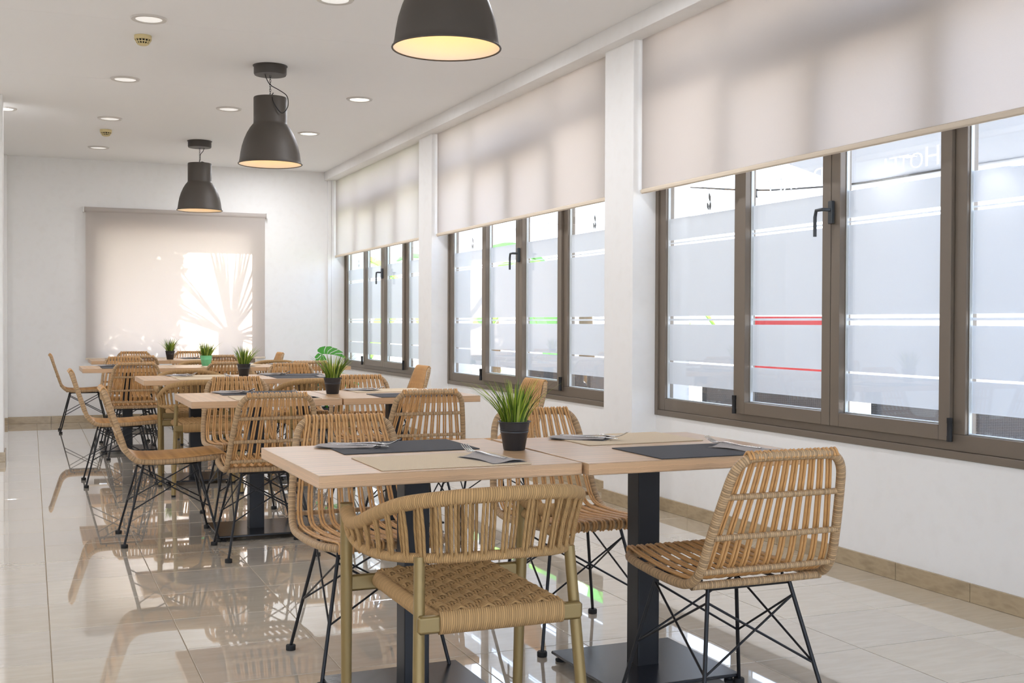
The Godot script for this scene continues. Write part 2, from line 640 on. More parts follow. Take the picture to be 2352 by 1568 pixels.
func glazing(parent: Node3D, zl: float, zr: float, y0: float, y1: float, film: bool) -> void:
	# gasket and pale spacer round the pane, pane, film bands
	mb()
	bars(3.633, 3.652, y0, y1, zl, zr, 0.006, here(parent))
	obj("spacer", commit(), M.spacer_pale, parent)
	pb(parent, "pane", 3.640, 3.646, y0, y1, zl, zr, M.pane_glass)
	if film:
		for b in FILM:
			pb(parent, "film_band", 3.6475, 3.6482, b[0], b[1], zl - 0.007, zr + 0.007, M.frost_film)

func here(q: Node) -> Vector3:
	var o := Vector3.ZERO
	while q != self:
		o += q.position
		q = q.get_parent()
	return o

func lettering(w: Node3D, word: String, z_start: float, z_end: float, y: float) -> void:
	# white film letters that read from the terrace: a tall first letter, then small capitals
	var font := SystemFont.new()
	font.font_names = PackedStringArray(["Droid Sans"])
	var total := absf(z_end - z_start)
	var x := 0.0
	var sizes := [0.118, 0.094]
	var pieces := []
	for k in 2:
		var t := TextMesh.new()
		t.font = font
		t.font_size = 64
		t.pixel_size = sizes[k] / 64.0
		t.depth = 0.0008
		t.text = word[0] if k == 0 else word.substr(1)
		t.horizontal_alignment = HORIZONTAL_ALIGNMENT_LEFT
		t.vertical_alignment = VERTICAL_ALIGNMENT_BOTTOM
		var box := t.get_aabb()
		pieces.append([t, x - box.position.x, -box.position.y])
		x += box.size.x + 0.012
	var fit := total / (x - 0.012)
	for q in pieces:
		var o := obj("lettering", q[0], M.white_film, w)
		o.rotation.y = PI / 2
		o.scale = Vector3(fit, 1, 1)
		o.position = P(3.6495, y + q[2], z_start + q[1] * fit) - here(w)

func ellipse(c: Vector3, ry: float, rz: float, tilt: float, inner := 0.0) -> void:
	# a flat leaf (pointed ellipse) in the plane of the pane; inner > 0 leaves only its outline
	var n := 20
	var b := V.size()
	for k in n:
		var a := TAU * k / n
		var y := ry * cos(a)
		var z := rz * sin(a) * (1.0 - 0.35 * absf(cos(a)))
		for s in [1.0, inner]:
			var yy: float = y * s
			var zz: float = z * s
			vert(c + Vector3(0, yy * cos(tilt) - zz * sin(tilt), yy * sin(tilt) + zz * cos(tilt)), Vector3.LEFT, Vector2.ZERO)
	for k in n:
		var p := b + k * 2
		var q := b + ((k + 1) % n) * 2
		tri(p, q, q + 1); tri(p, q + 1, p + 1)

func logo(w: Node3D, z: float) -> void:
	var o := here(w)
	mb()
	ellipse(P(3.6466, 1.888, z) - o, 0.027, 0.0125, -0.25)
	ellipse(P(3.6466, 1.838, z + 0.018) - o, 0.024, 0.0115, -0.28)
	ellipse(P(3.6466, 1.838, z - 0.006) - o, 0.026, 0.0125, 0.12)
	obj("logo_leaves", commit(), M.logo_dark, w)
	mb()
	ellipse(P(3.6492, 1.785, z + 0.045) - o, 0.055, 0.007, -0.42)
	ellipse(P(3.6492, 1.76, z + 0.014) - o, 0.062, 0.008, -0.05)
	ellipse(P(3.6492, 1.925, z + 0.035) - o, 0.032, 0.014, -1.35, 0.86)
	ellipse(P(3.6492, 1.872, z + 0.062) - o, 0.036, 0.014, -1.0, 0.86)
	ellipse(P(3.6492, 1.86, z - 0.035) - o, 0.05, 0.010, 0.28, 0.84)
	obj("logo_outline", commit(), M.white_film, w)

func build_windows() -> void:
	var ft: Material = M.frame_taupe
	for i in WINDOWS.size():
		var zl: float = WINDOWS[i]
		if i == 3: pass  # fourth bay: out of view, added to bring more light in
		var w := base("window_%d" % (i + 1), P(WX, 0.585, zl))
		w.set_meta("kind", "structure")
		var zr := zl - 3.458
		var last := 0.0
		# outer frame, stepped
		mb(); bars(3.605, 3.680, 0.585, 2.955, zl, zr, 0.034, w.position)
		obj("outer_frame", commit(), ft, w)
		mb(); bars(3.617, 3.680, 0.619, 2.921, zl - 0.034, zr + 0.034, 0.072, w.position)
		obj("inner_frame", commit(), ft, w)
		# mullions, transom
		for s in [0.862, 2.528]:
			pb(w, "mullion", 3.617, 3.680, 0.69, 2.47, zl - s, zl - s - 0.068, ft, 0.003)
		pb(w, "transom", 3.612, 3.690, 2.47, 2.60, zl - 0.106, zr + 0.106, ft, 0.003)
		pb(w, "top_mullion", 3.617, 3.680, 2.60, 2.85, zl - 0.862, zl - 0.93, ft, 0.003)
		pb(w, "top_mullion", 3.617, 3.680, 2.60, 2.85, zl - 2.528, zl - 2.596, ft, 0.003)
		for s in [[0.106, 0.862], [0.93, 2.528], [2.596, 3.352]]:
			pb(w, "top_pane", 3.640, 3.646, 2.60, 2.85, zl - s[0], zl - s[1], M.pane_glass)
		# fixed lights at the ends
		for s in [[0.106, 0.862], [2.596, 3.352]]:
			glazing(w, zl - s[0], zl - s[1], 0.691, 2.47, true)
		# two opening casements that meet in the middle
		for s in [[0.931, 1.7275], [1.7305, 2.527]]:
			mb(); bars(3.598, 3.668, 0.660, 2.466, zl - s[0], zl - s[1], 0.066, w.position)
			var sash := obj("casement", commit(), ft, w)
			glazing(sash, zl - s[0] - 0.066, zl - s[1] + 0.066, 0.726, 2.40, true)
		# hinges and handle
		for s in [0.915, 2.54]:
			for y in [0.66, 2.36]:
				mb()
				lathe([Vector2(0, 0), Vector2(0.0125, 0), Vector2(0.0125, 0.022), Vector2(0.0115, 0.024), Vector2(0.0115, 0.076), Vector2(0.0125, 0.078), Vector2(0.0125, 0.1), Vector2(0, 0.1)], 14)
				obj("hinge", commit(), M.gasket_black, w, P(3.588, y, zl - s) - w.position)
		mb()
		cbox(Vector3.ZERO, Vector3(0.022, 0.112, 0.030), 0.004)
		var h := obj("handle", commit(), M.handle_grey, w, P(3.587, 1.696, zl - 1.745) - w.position)
		mb()
		tube(PackedVector3Array([P(0, 0.012, 0), P(-0.03, 0.012, 0), P(-0.045, 0.013, 0.012), P(-0.047, 0.012, 0.055), P(-0.047, -0.02, 0.064), P(-0.047, -0.115, 0.064)]), 0.0085, 8)
		obj("lever", commit(), M.handle_grey, h)
		logo(w, zl - 0.56)
		logo(w, zl - 2.98)
		lettering(w, "HOTEL", zl - 2.398, zl - 2.013, 1.852)
		lettering(w, "PUTXET", zl - 1.60, zl - 1.12, 1.852)
	# the window behind the rear blind
	var b := base("window_5", P(1.6, 0.66, BACK + 0.1))
	b.set_meta("kind", "structure")
	mb()
	for q in [[0.673, 0.733, 0.66, 2.226], [2.464, 2.524, 0.66, 2.226], [0.733, 2.464, 0.66, 0.725], [0.733, 2.464, 2.166, 2.226]]:
		cbox(P((q[0] + q[1]) / 2, (q[2] + q[3]) / 2, BACK + 0.08) - b.position, Vector3(q[1] - q[0], q[3] - q[2], 0.07), 0.003)
	obj("outer_frame", commit(), ft, b)
	pb(b, "pane", 0.733, 2.464, 0.725, 2.166, BACK + 0.078, BACK + 0.084, M.pane_glass)

func build_blinds() -> void:
	var which := ["window bay touching the rear wall", "middle window bay, two piers beside it", "wide window bay beside the fifth table row", "added window bay past the fifth table row"]
	for i in WINDOWS.size():
		var zl: float = WINDOWS[i]
		var b := base("roller_blind", P(3.495, 1.955, zl - 1.75))
		tag(b, "cream roller blind half lowered over the " + which[i], "blind", "roller blinds on the window wall")
		pb(b, "fabric", 3.4945, 3.4958, 1.982, 2.925, zl - 0.024, zl - 3.492, M.blind_fabric)
		pb(b, "bottom_bar", 3.484, 3.506, 1.955, 1.984, zl - 0.022, zl - 3.494, M.blind_bar, 0.008)
		for s in [0.018, 3.494]:
			pb(b, "end_cap", 3.482, 3.508, 1.953, 1.980, zl - s, zl - s - 0.005, M.white_plastic, 0.004)
		mb()
		tube(PackedVector3Array([P(0, 0, -1.72), P(0, 0, 1.72)]), 0.022, 14)
		obj("roller_tube", commit(), M.blind_fabric, b, P(3.518, 2.925, zl - 1.75) - b.position)
	var b := base("roller_blind", P(1.6, 0.715, BACK - 0.05))
	tag(b, "cream roller blind on the rear wall with leaf shadows", "blind")
	pb(b, "fabric", 0.585, 2.624, 0.735, 2.43, BACK - 0.052, BACK - 0.0507, M.blind_fabric)
	pb(b, "bottom_bar", 0.580, 2.629, 0.715, 0.738, BACK - 0.060, BACK - 0.042, M.blind_bar, 0.006)
	pb(b, "end_cap", 0.574, 0.580, 0.713, 0.740, BACK - 0.062, BACK - 0.040, M.white_plastic, 0.003)
	pb(b, "end_cap", 2.629, 2.635, 0.713, 0.740, BACK - 0.062, BACK - 0.040, M.white_plastic, 0.003)
	mb()
	tube(PackedVector3Array([P(0.572, 0, 0), P(2.638, 0, 0)]), 0.029, 16)
	obj("roller_tube", commit(), M.blind_fabric, b, P(0, 2.437, BACK - 0.04) - b.position)
	for x in [0.563, 2.647]:
		pb(b, "bracket", x - 0.008, x + 0.006, 2.405, 2.47, BACK - 0.075, BACK, M.white_plastic, 0.003)

func build_ceiling_fittings() -> void:
	# pendants
	var pn := base("pendant_lamp", P(1.61, 2.30, 8.45))
	var hs := 0.0
	mb()
	lathe([Vector2(0, 0.642), Vector2(0.112, 0.642), Vector2(0.117, 0.652), Vector2(0.117, 0.70), Vector2(0.124, 0.706), Vector2(0.124, 0.7095), Vector2(0, 0.7095)], 40)
	obj("canopy", commit(), M.canopy_metal, pn)
	# shade: a short cylinder above a bell
	var out := [Vector2(0.228, 0.0), Vector2(0.224, 0.006), Vector2(0.218, 0.03), Vector2(0.212, 0.075), Vector2(0.202, 0.125), Vector2(0.186, 0.175), Vector2(0.166, 0.222), Vector2(0.145, 0.258), Vector2(0.128, 0.28), Vector2(0.121, 0.288), Vector2(0.119, 0.30), Vector2(0.119, 0.475), Vector2(0.116, 0.481), Vector2(0.03, 0.484), Vector2(0, 0.484)]
	mb()
	lathe(out, 48)
	tube(ring(0.227, 0.0, 48), 0.0042, 8, true)
	obj("shade", commit(), M.shade_outer, pn)
	mb()
	var inn := []
	for q in out: inn.append(Vector2(maxf(q.x - 0.004, 0), q.y - (0.004 if q.y > 0.47 else 0.0)))
	inn.reverse()
	lathe(inn, 48)
	obj("shade_lining", commit(), M.shade_inner, pn)
	mb()
	for k in 9:
		var y := 0.636 - 0.017 * k
		var t := PackedVector3Array()
		for j in 12:
			var a := TAU * j / 12
			var d := Vector3(cos(a) * 0.0055, sin(a) * 0.012, 0)
			t.append(Vector3(0, y, 0) + (d if k % 2 == 0 else Vector3(0, d.y, d.x)))
		tube(t, 0.0016, 5, true)
	obj("chain", commit(), M.black_metal, pn)
	mb()
	tube(cat([Vector3(-0.04, 0.64, 0.02), Vector3(-0.03, 0.61, 0.02), Vector3(0.0, 0.57, 0.01), Vector3(0.05, 0.53, 0.06), Vector3(0.10, 0.49, 0.085), Vector3(0.112, 0.44, 0.09), Vector3(0.098, 0.39, 0.115), Vector3(0.06, 0.352, 0.13), Vector3(0.02, 0.39, 0.128), Vector3(-0.005, 0.44, 0.122), Vector3(-0.004, 0.485, 0.105), Vector3(0.012, 0.505, 0.05), Vector3(0, 0.482, 0)], 6), 0.0032, 6)
	obj("cord", commit(), M.rubber, pn)
	mb()
	lathe([Vector2(0, 0.10), Vector2(0.02, 0.105), Vector2(0.036, 0.125), Vector2(0.04, 0.15), Vector2(0.033, 0.18), Vector2(0.018, 0.205), Vector2(0.016, 0.23), Vector2(0, 0.23)], 20)
	var bl := obj("bulb", commit(), M.bulb_glow, pn)
	var ol := OmniLight3D.new()
	ol.name = "bulb_light"
	ol.light_color = c8(255, 182, 74)
	ol.light_energy = 0.010
	ol.light_size = 0.03
	ol.omni_range = 20.0
	ol.omni_attenuation = 2.0
	ol.shadow_enabled = true
	pn.add_child(ol)
	ol.position = Vector3(0, 0.155, 0)
	tag(pn, "dark bell pendant hung between the other two pendants", "lamp", "row of bell pendants")
	copy(pn, "pendant_lamp", P(1.61, 2.30, 12.24), PI * 0.72, "dark bell pendant hung in front of the rear wall blind")
	copy(pn, "pendant_lamp", P(1.615, 2.305, 4.61), 0.4, "dark bell pendant hung over the aisle before the fifth row")
	# downlights: [x, z, lit]
	var spots := [[0.675, 7.43, 0, "faint round downlight beside a smoke detector, over the third table row"], [0.675, 9.34, 0, "faint round downlight between the third and mint pot table rows"], [0.675, 11.2, 0, "faint round downlight beside the smoke detector near the rear wall"], [0.675, 13.11, 0, "faint round downlight closest to the rear wall"],
		[1.60, 10.28, 1, "dim round downlight midway between two hanging pendants"], [1.62, 6.56, 1, "dim round downlight at the edge of the first pendant pair"],
		[2.53, 9.40, 2, "bright lit downlight over the window side, by the ceiling joint"], [2.53, 11.30, 2, "bright lit downlight over the window side, second from rear wall"], [2.53, 13.2, 2, "bright lit downlight over the window side, closest to rear wall"], [2.53, 7.5, 2, "bright lit downlight over the window side, third from rear wall"], [2.53, 5.6, 2, "added lit downlight over the window side, fourth from rear wall"],  # the last of these is out of view, added for brightness
		[-0.21, 11.05, 2, "bright lit downlight behind the stub wall edge"]]
	for k in 14:  # unseen downlights, added to raise the light in the room
		spots.append([-1.6 if k < 7 else -3.2, 0.6 + 1.9 * (k % 7), 2, "added unseen downlight over the open floor beyond the aisle"])

	for q in spots:
		var d := base("downlight", P(q[0], CEIL - 0.012, q[1]))
		tag(d, q[3], "downlight", "round ceiling downlights")
		mb()
		lathe([Vector2(0.078, 0.012), Vector2(0.080, 0.004), Vector2(0.088, 0.0), Vector2(0.104, 0.003), Vector2(0.110, 0.0115)], 36)
		obj("trim_ring", commit(), M.downlight_trim, d)
		mb()
		lathe([Vector2(0, 0.007), Vector2(0.081, 0.007), Vector2(0.081, 0.011), Vector2(0, 0.011)].map(func(v): return v), 32)
		obj("diffuser_light", commit(), M.downlight_on if q[2] == 2 else M.downlight_dim, d)
		if q[2] == 2:
			var al := AreaLight3D.new()
			al.name = "downlight_glow"
			al.area_size = Vector2(0.15, 0.15)
			al.area_normalize_energy = true
			al.light_color = c8(242, 245, 252)
			al.light_energy = 0.50 if q[0] < -1.0 else 0.72
			al.shadow_enabled = true
			d.add_child(al)
			al.position = Vector3(0, -0.004, 0)
			al.rotation.x = -PI / 2
	# smoke detectors
	for q in [[0.68, 7.89, "cream smoke detector between the first two downlights of its row"], [0.68, 11.89, "cream smoke detector beside the downlight nearest the rear wall"]]:
		var d := base("smoke_detector", P(q[0], CEIL - 0.062, q[1]))
		tag(d, q[2], "smoke detector", "ceiling smoke detectors")
		mb()
		lathe([Vector2(0.052, 0.034), Vector2(0.0545, 0.036), Vector2(0.0545, 0.061), Vector2(0, 0.061)], 28)
		obj("mounting_base", commit(), M.detector_cream, d)
		mb()
		lathe([Vector2(0, 0), Vector2(0.026, 0), Vector2(0.031, 0.003), Vector2(0.034, 0.008), Vector2(0.0, 0.008)], 28)
		obj("lower_cap", commit(), M.detector_cream, d)
		mb()
		lathe([Vector2(0.028, 0.008), Vector2(0.036, 0.034)], 20)
		obj("sensor_cage", commit(), M.slot_dark, d)
		for k in 14:
			var a := TAU * k / 14
			mb()
			rod(Vector3(cos(a) * 0.033, 0.007, sin(a) * 0.033), Vector3(cos(a) * 0.05, 0.035, sin(a) * 0.05), 0.0042, 5)
			obj("fin", commit(), M.detector_cream, d)
		mb()
		lathe([Vector2(0.039, 0.018), Vector2(0.044, 0.018), Vector2(0.046, 0.023), Vector2(0.041, 0.023)], 24)
		obj("ring", commit(), M.detector_cream, d)

func ring(r: float, y: float, n: int) -> PackedVector3Array:
	var p := PackedVector3Array()
	for k in n: p.append(Vector3(cos(TAU * k / n) * r, y, sin(TAU * k / n) * r))
	return p

# ---------------------------------------------------------------- tables
const ROWS := ["fifth row from rear blind", "fourth row from rear blind", "third row from rear blind", "mint pot row", "row at rear blind"]
# centre x, centre z, turn, grain across, row, side
const TABLES := [
	[1.083, 3.39, 0.02, false, 0, "aisle side"], [1.876, 3.37, 0.0, false, 0, "window side"],
	[1.140, 6.40, 0.0, true, 1, "aisle side"], [1.927, 6.40, 0.0, false, 1, "window side"],
	[1.106, 8.67, 0.0, true, 2, "aisle side"], [1.901, 8.67, 0.0, false, 2, "window side"],
	[0.797, 10.87, 0.0, true, 3, "aisle side"], [1.577, 10.87, 0.0, true, 3, "middle"], [2.357, 10.87, 0.0, true, 3, "window side"],
	[0.963, 12.95, 0.0, true, 4, "aisle side"], [1.742, 12.95, 0.0, true, 4, "window side"]]

func build_tables() -> void:
	var t0 := {}
	for kind in [false, true]:
		var w := 0.75 if kind else 0.778
		var d := 0.778 if kind else 0.75
		var t := Node3D.new()
		mb()
		cbox(Vector3(0, 0.7325, 0), Vector3(w, 0.035, d), 0.0015)
		# end faces: grain stands upright
		obj("tabletop", commit(), M.oak_top, t)
		mb()
		cbox(Vector3(0, 0.37, 0), Vector3(0.08, 0.69, 0.08), 0.004)
		obj("column", commit(), M.black_metal, t)
		mb()
		cbox(Vector3(0, 0.709, 0), Vector3(0.36, 0.012, 0.36), 0.002)
		obj("top_bracket", commit(), M.black_metal, t)
		mb()
		cbox(Vector3(0, 0.0265, 0), Vector3(0.46, 0.011, 0.46), 0.003)
		obj("base_plate", commit(), M.black_plate, t)
		for sx in [-1, 1]:
			for sz in [-1, 1]:
				mb()
				lathe([Vector2(0, 0), Vector2(0.017, 0), Vector2(0.018, 0.003), Vector2(0.018, 0.008), Vector2(0.009, 0.010), Vector2(0.009, 0.0215), Vector2(0, 0.0215)], 14, Vector3(sx * 0.205, 0, sz * 0.205))
				obj("levelling_foot", commit(), M.rubber, t)
		tag(t, "", "table", "light oak pedestal tables")
		t0[kind] = t
	for q in TABLES:
		var label := "oak pedestal table, %s of %s" % [q[5], ROWS[q[4]]]
		copy(t0[q[3]], "dining_table", P(q[0], 0, q[1]), q[2] + (PI / 2 if q[3] else 0.0), label)
	t0[false].free(); t0[true].free()

# ---------------------------------------------------------------- chairs
# the curve of seat and back: (forward, height, half width)
const SHELL := [Vector3(0.262, 0.428, 0.160), Vector3(0.280, 0.446, 0.162), Vector3(0.266, 0.463, 0.164), Vector3(0.18, 0.457, 0.178), Vector3(0.03, 0.447, 0.188), Vector3(-0.11, 0.446, 0.192), Vector3(-0.18, 0.458, 0.192), Vector3(-0.218, 0.50, 0.188), Vector3(-0.245, 0.575, 0.178), Vector3(-0.292, 0.725, 0.150), Vector3(-0.312, 0.795, 0.136), Vector3(-0.331, 0.817, 0.134), Vector3(-0.346, 0.798, 0.134)]

func fz(p: Vector3) -> Vector3:   # (x, y, forward) -> local
	return Vector3(p.x, p.y, -p.z)

func rattan_chair() -> Node3D:
	var t := Node3D.new()
	# rim: a wrapped tube round seat and back
	var half := [Vector3(0.10, 0.443, 0.262), Vector3(0.168, 0.443, 0.25), Vector3(0.203, 0.441, 0.19), Vector3(0.214, 0.434, 0.05), Vector3(0.218, 0.432, -0.10), Vector3(0.218, 0.444, -0.175), Vector3(0.214, 0.487, -0.222), Vector3(0.206, 0.57, -0.252), Vector3(0.188, 0.69, -0.292), Vector3(0.172, 0.762, -0.316), Vector3(0.140, 0.797, -0.330), Vector3(0.09, 0.803, -0.334)]
	var c := []
	for p in half: c.append(fz(p))
	for k in half.size():
		var p: Vector3 = half[half.size() - 1 - k]
		c.append(fz(Vector3(-p.x, p.y, p.z)))
	mb()
	tube(cat(c, 5, true), 0.0135, 9, true)
	obj("rim", commit(), M.rattan_wrap, t)
	# cross bars behind the canes: on the back and under the seat
	for q in [[-0.292, 0.693, 0.184, 0.0085], [-0.262, 0.58, 0.201, 0.0085], [-0.226, 0.482, 0.212, 0.0085], [-0.172, 0.434, 0.214, 0.0115], [-0.03, 0.431, 0.212, 0.008], [0.12, 0.436, 0.206, 0.008]]:
		mb()
		tube(PackedVector3Array([fz(Vector3(-q[2], q[1], q[0])), fz(Vector3(0, q[1], q[0] - 0.004)), fz(Vector3(q[2], q[1], q[0]))]), q[3], 8)
		obj("cross_bar", commit(), M.rattan_wrap, t)
	# eleven pairs of canes
	for k in 11:
		var s := -1.0 + 0.2 * k
		mb()
		for e in [-0.0054, 0.0054]:
			var g := []
			for p in SHELL: g.append(fz(Vector3(p.z * s + e, p.y, p.x)))
			tube(cat(g, 3), 0.0047, 6)
		obj("cane_pair", commit(), M.rattan_cane, t)
	# wire base
	var bm: Material = M.black_metal
	var top := {}
	var foot := {}
	for sx in [-1, 1]:
		for sf in [-1, 1]:
			top[[sx, sf]] = fz(Vector3(0.137 * sx, 0.412, 0.14 if sf > 0 else -0.135))
			foot[[sx, sf]] = fz(Vector3(0.215 * sx, 0.016, 0.235 * sf))
	mb()
	tube(PackedVector3Array([top[[-1, -1]], top[[1, -1]], top[[1, 1]], top[[-1, 1]]]), 0.0055, 6, true)
	for sx in [-1, 1]:
		rod(fz(Vector3(0.137 * sx, 0.412, 0.10)), fz(Vector3(0.137 * sx, 0.432, 0.10)), 0.005)
		rod(fz(Vector3(0.137 * sx, 0.412, -0.10)), fz(Vector3(0.137 * sx, 0.432, -0.10)), 0.005)
	obj("seat_ring", commit(), bm, t)
	for q in top:
		mb(); rod(top[q], foot[q], 0.0062, 7)
		var leg := obj("leg", commit(), bm, t)
		mb(); lathe([Vector2(0, 0), Vector2(0.0165, 0), Vector2(0.0175, 0.002), Vector2(0.0175, 0.015), Vector2(0.016, 0.018), Vector2(0, 0.018)], 14, Vector3(foot[q].x, 0, foot[q].z))
		obj("glide", commit(), M.rubber, leg)
	for pr in [[[-1, -1], [1, -1]], [[1, -1], [1, 1]], [[1, 1], [-1, 1]], [[-1, 1], [-1, -1]]]:
		for o in [[pr[0], pr[1]], [pr[1], pr[0]]]:
			var lo: Vector3 = top[o[0]].lerp(foot[o[0]], 0.57)
			var hi: Vector3 = top[o[1]].lerp(foot[o[1]], 0.09)
			mb(); rod(lo, hi, 0.0036, 6)
			obj("brace", commit(), bm, t)
	tag(t, "", "chair", "rattan chairs on black wire legs")
	return t

func rope_chair() -> Node3D:
	var t := Node3D.new()
	var om: Material = M.olive_metal
	var up_half := [Vector3(-0.258, 0.650, 0.215), Vector3(-0.268, 0.637, 0.16), Vector3(-0.275, 0.636, 0.09), Vector3(-0.276, 0.655, 0.0), Vector3(-0.264, 0.690, -0.10), Vector3(-0.232, 0.724, -0.20), Vector3(-0.165, 0.745, -0.285), Vector3(-0.08, 0.754, -0.322)]
	var lo_half := [Vector3(-0.258, 0.612, 0.205), Vector3(-0.266, 0.597, 0.15), Vector3(-0.270, 0.587, 0.08), Vector3(-0.266, 0.583, 0.0), Vector3(-0.250, 0.585, -0.09), Vector3(-0.214, 0.592, -0.18), Vector3(-0.150, 0.600, -0.255), Vector3(-0.072, 0.606, -0.290)]
	var rails := []
	for h in [up_half, lo_half]:
		var c := []
		for p in h: c.append(fz(p))
		for k in h.size():
			var p: Vector3 = h[h.size() - 1 - k]
			c.append(fz(Vector3(-p.x, p.y, p.z)))
		rails.append(cat(c, 6))
	mb(); tube(rails[0], 0.0185, 10)
	obj("top_rail", commit(), M.rope, t)
	mb(); tube(rails[1], 0.0125, 10)
	obj("lower_rail", commit(), M.rope, t)
	# doubled cords between the rails, close together on the arms
	var n: int = rails[0].size()
	for k in 56:
		var s := (k + 0.5) / 56.0
		s = 0.02 + 0.96 * (s + 0.055 * sin(TAU * s))
		var i := s * (n - 1)
		var j := int(i)
		var a: Vector3 = rails[0][j].lerp(rails[0][mini(j + 1, n - 1)], i - j)
		var b: Vector3 = rails[1][j].lerp(rails[1][mini(j + 1, n - 1)], i - j)
		var d: Vector3 = (rails[0][mini(j + 1, n - 1)] - rails[0][j]).normalized()
		var side := d.cross((b - a).normalized()) * (0.009 if k % 2 == 0 else -0.009)
		mb()
		for e in [-0.0046, 0.0046]:
			tube(PackedVector3Array([a + d * e + side * 1.4, a.lerp(b, 0.5) + d * e + side * 0.8, b + d * e + side]), 0.0041, 6)
		obj("cord_pair", commit(), M.rope_twist, t)
	# legs
	for sx in [-1, 1]:
		for q in [[Vector3(0.259, 0.668, 0.219), Vector3(0.252, 0.012, 0.246), 0.0175, 0.0135], [Vector3(0.196, 0.60, -0.222), Vector3(0.222, 0.012, -0.292), 0.0135, 0.0155]]:
			var a: Vector3 = q[0] * Vector3(sx, 1, 1)
			var b: Vector3 = q[1] * Vector3(sx, 1, 1)
			mb(); rod(fz(a), fz(b), q[2], 14, q[3])
			var leg := obj("leg", commit(), om, t)
			mb(); lathe([Vector2(0, 0), Vector2(0.014, 0), Vector2(0.0145, 0.013), Vector2(0, 0.013)], 12, fz(Vector3(b.x, 0, b.z)))
			obj("glide", commit(), M.rubber, leg)
	# seat frame: front and rear rails with rope wound round their middles
	for q in [[0.236, 0.254, 0.166], [-0.258, 0.214, 0.160]]:
		mb(); cbox(fz(Vector3(0, 0.447, q[0])), Vector3(q[1] * 2, 0.044, 0.022), 0.008)
		obj("seat_rail", commit(), om, t)
		mb()
		tube(PackedVector3Array([fz(Vector3(-q[2], 0.449, q[0])), fz(Vector3(q[2], 0.449, q[0]))]), 0.0285, 12, false, -1.0, 1.0)
		for k in range(V.size()):
			V[k].z = -q[0] + (V[k].z + q[0]) * 0.62
		obj("rail_winding", commit(), M.rope, t)
	for sx in [-1, 1]:
		mb()
		tube(PackedVector3Array([fz(Vector3(0.162 * sx, 0.450, 0.24)), fz(Vector3(0.158 * sx, 0.450, -0.262))]), 0.024, 12)
		for k in range(V.size()):
			V[k].y = 0.450 + (V[k].y - 0.450) * 0.9
		obj("side_winding", commit(), M.rope, t)
	# woven seat: bundles of cord going over and under each other
	mb()
	var nf := 9
	var nl := 15
	for k in nf * 4:
		var g := []
		var bi := k / 4
		for j in nl * 2 + 1:
			var s := float(j) / (nl * 2)
			var half := lerpf(0.158, 0.162, s)
			var x := lerpf(-half, half, (bi + 0.13 + 0.245 * (k % 4)) / nf)
			var hgt := 0.0
			if j % 2 == 1:
				hgt = 0.005 if (j / 2 + bi) % 2 == 0 else -0.005
			g.append(fz(Vector3(x, 0.475 + hgt, lerpf(-0.262, 0.24, s))))
		tube(PackedVector3Array(g), 0.0036, 5)
	for k in nl * 4:
		var g := []
		var bi := k / 4
		var s := (bi + 0.13 + 0.245 * (k % 4)) / nl
		for j in nf * 2 + 1:
			var half := lerpf(0.158, 0.162, s)
			var hgt := 0.0
			if j % 2 == 1:
				hgt = -0.0075 if (j / 2 + bi) % 2 == 0 else 0.0075
			g.append(fz(Vector3(lerpf(-half, half, float(j) / (nf * 2)), 0.475 + hgt, lerpf(-0.262, 0.24, s))))
		tube(PackedVector3Array(g), 0.0034, 5)
	obj("woven_seat", commit(), M.rope_twist, t).set_meta("kind", "stuff")
	tag(t, "", "armchair", "rope armchairs with olive metal legs")
	return t

func build_chairs() -> void:
	var rc := rattan_chair()
	var pc := rope_chair()
	var N0 := 0.0
	# x, z, turn, table side or end, row
	var list := [
		[1.885, 2.905, 0.0, "n window side", 0], [1.06, 3.82, PI, "f aisle side", 0], [1.85, 3.885, PI, "f window side", 0],
		[0.675, 6.415, -PI / 2, "aisle end", 1], [1.09, 5.875, 0.0, "n aisle side", 1], [1.865, 5.89, 0.0, "n window side", 1], [1.172, 6.925, PI, "f aisle side", 1], [1.956, 6.93, PI, "f window side", 1], [2.485, 6.40, PI / 2, "window end", 1],
		[0.59, 8.755, -PI / 2, "aisle end", 2], [1.98, 9.19, PI, "f window side", 2], [2.52, 8.67, PI / 2, "window end", 2],
		[0.812, 10.41, 0.0, "n aisle side", 3], [1.565, 10.38, 0.0, "n middle", 3], [2.265, 10.38, 0.0, "n window side", 3], [0.834, 11.43, PI, "f aisle side", 3],
		[0.52, 13.0, -PI / 2, "aisle end", 4], [1.0, 12.43, 0.0, "n aisle side", 4], [1.79, 12.43, 0.0, "n window side", 4], [1.085, 13.47, PI, "f aisle side", 4], [1.705, 13.47, PI, "f window side", 4], [2.25, 12.95, PI / 2, "window end", 4]]
	for q in list:
		copy(rc, "rattan_chair", P(q[0], 0, q[1]), q[2], chair_label("rattan chair", q[3], q[4]))
	for q in [[1.045, 2.83, 0.0, "n aisle side", 0], [1.09, 8.18, 0.0, "n aisle side", 2], [1.85, 8.14, 0.0, "n window side", 2], [1.164, 9.26, PI, "f aisle side", 2], [1.562, 11.46, PI, "f middle", 3], [2.29, 11.46, PI, "f window side", 3]]:
		copy(pc, "rope_armchair", P(q[0], 0, q[1]), q[2], chair_label("rope armchair", q[3], q[4]))
	rc.free(); pc.free()

func chair_label(what: String, where: String, row: int) -> String:
	if where.ends_with("end"):
		return "%s at the %s of %s" % [what, where, ROWS[row]]
	var way := "facing the rear wall" if where[0] == "n" else "facing off the rear wall"
	return "%s %s, %s table, %s" % [what, way, where.substr(2), ROWS[row]]

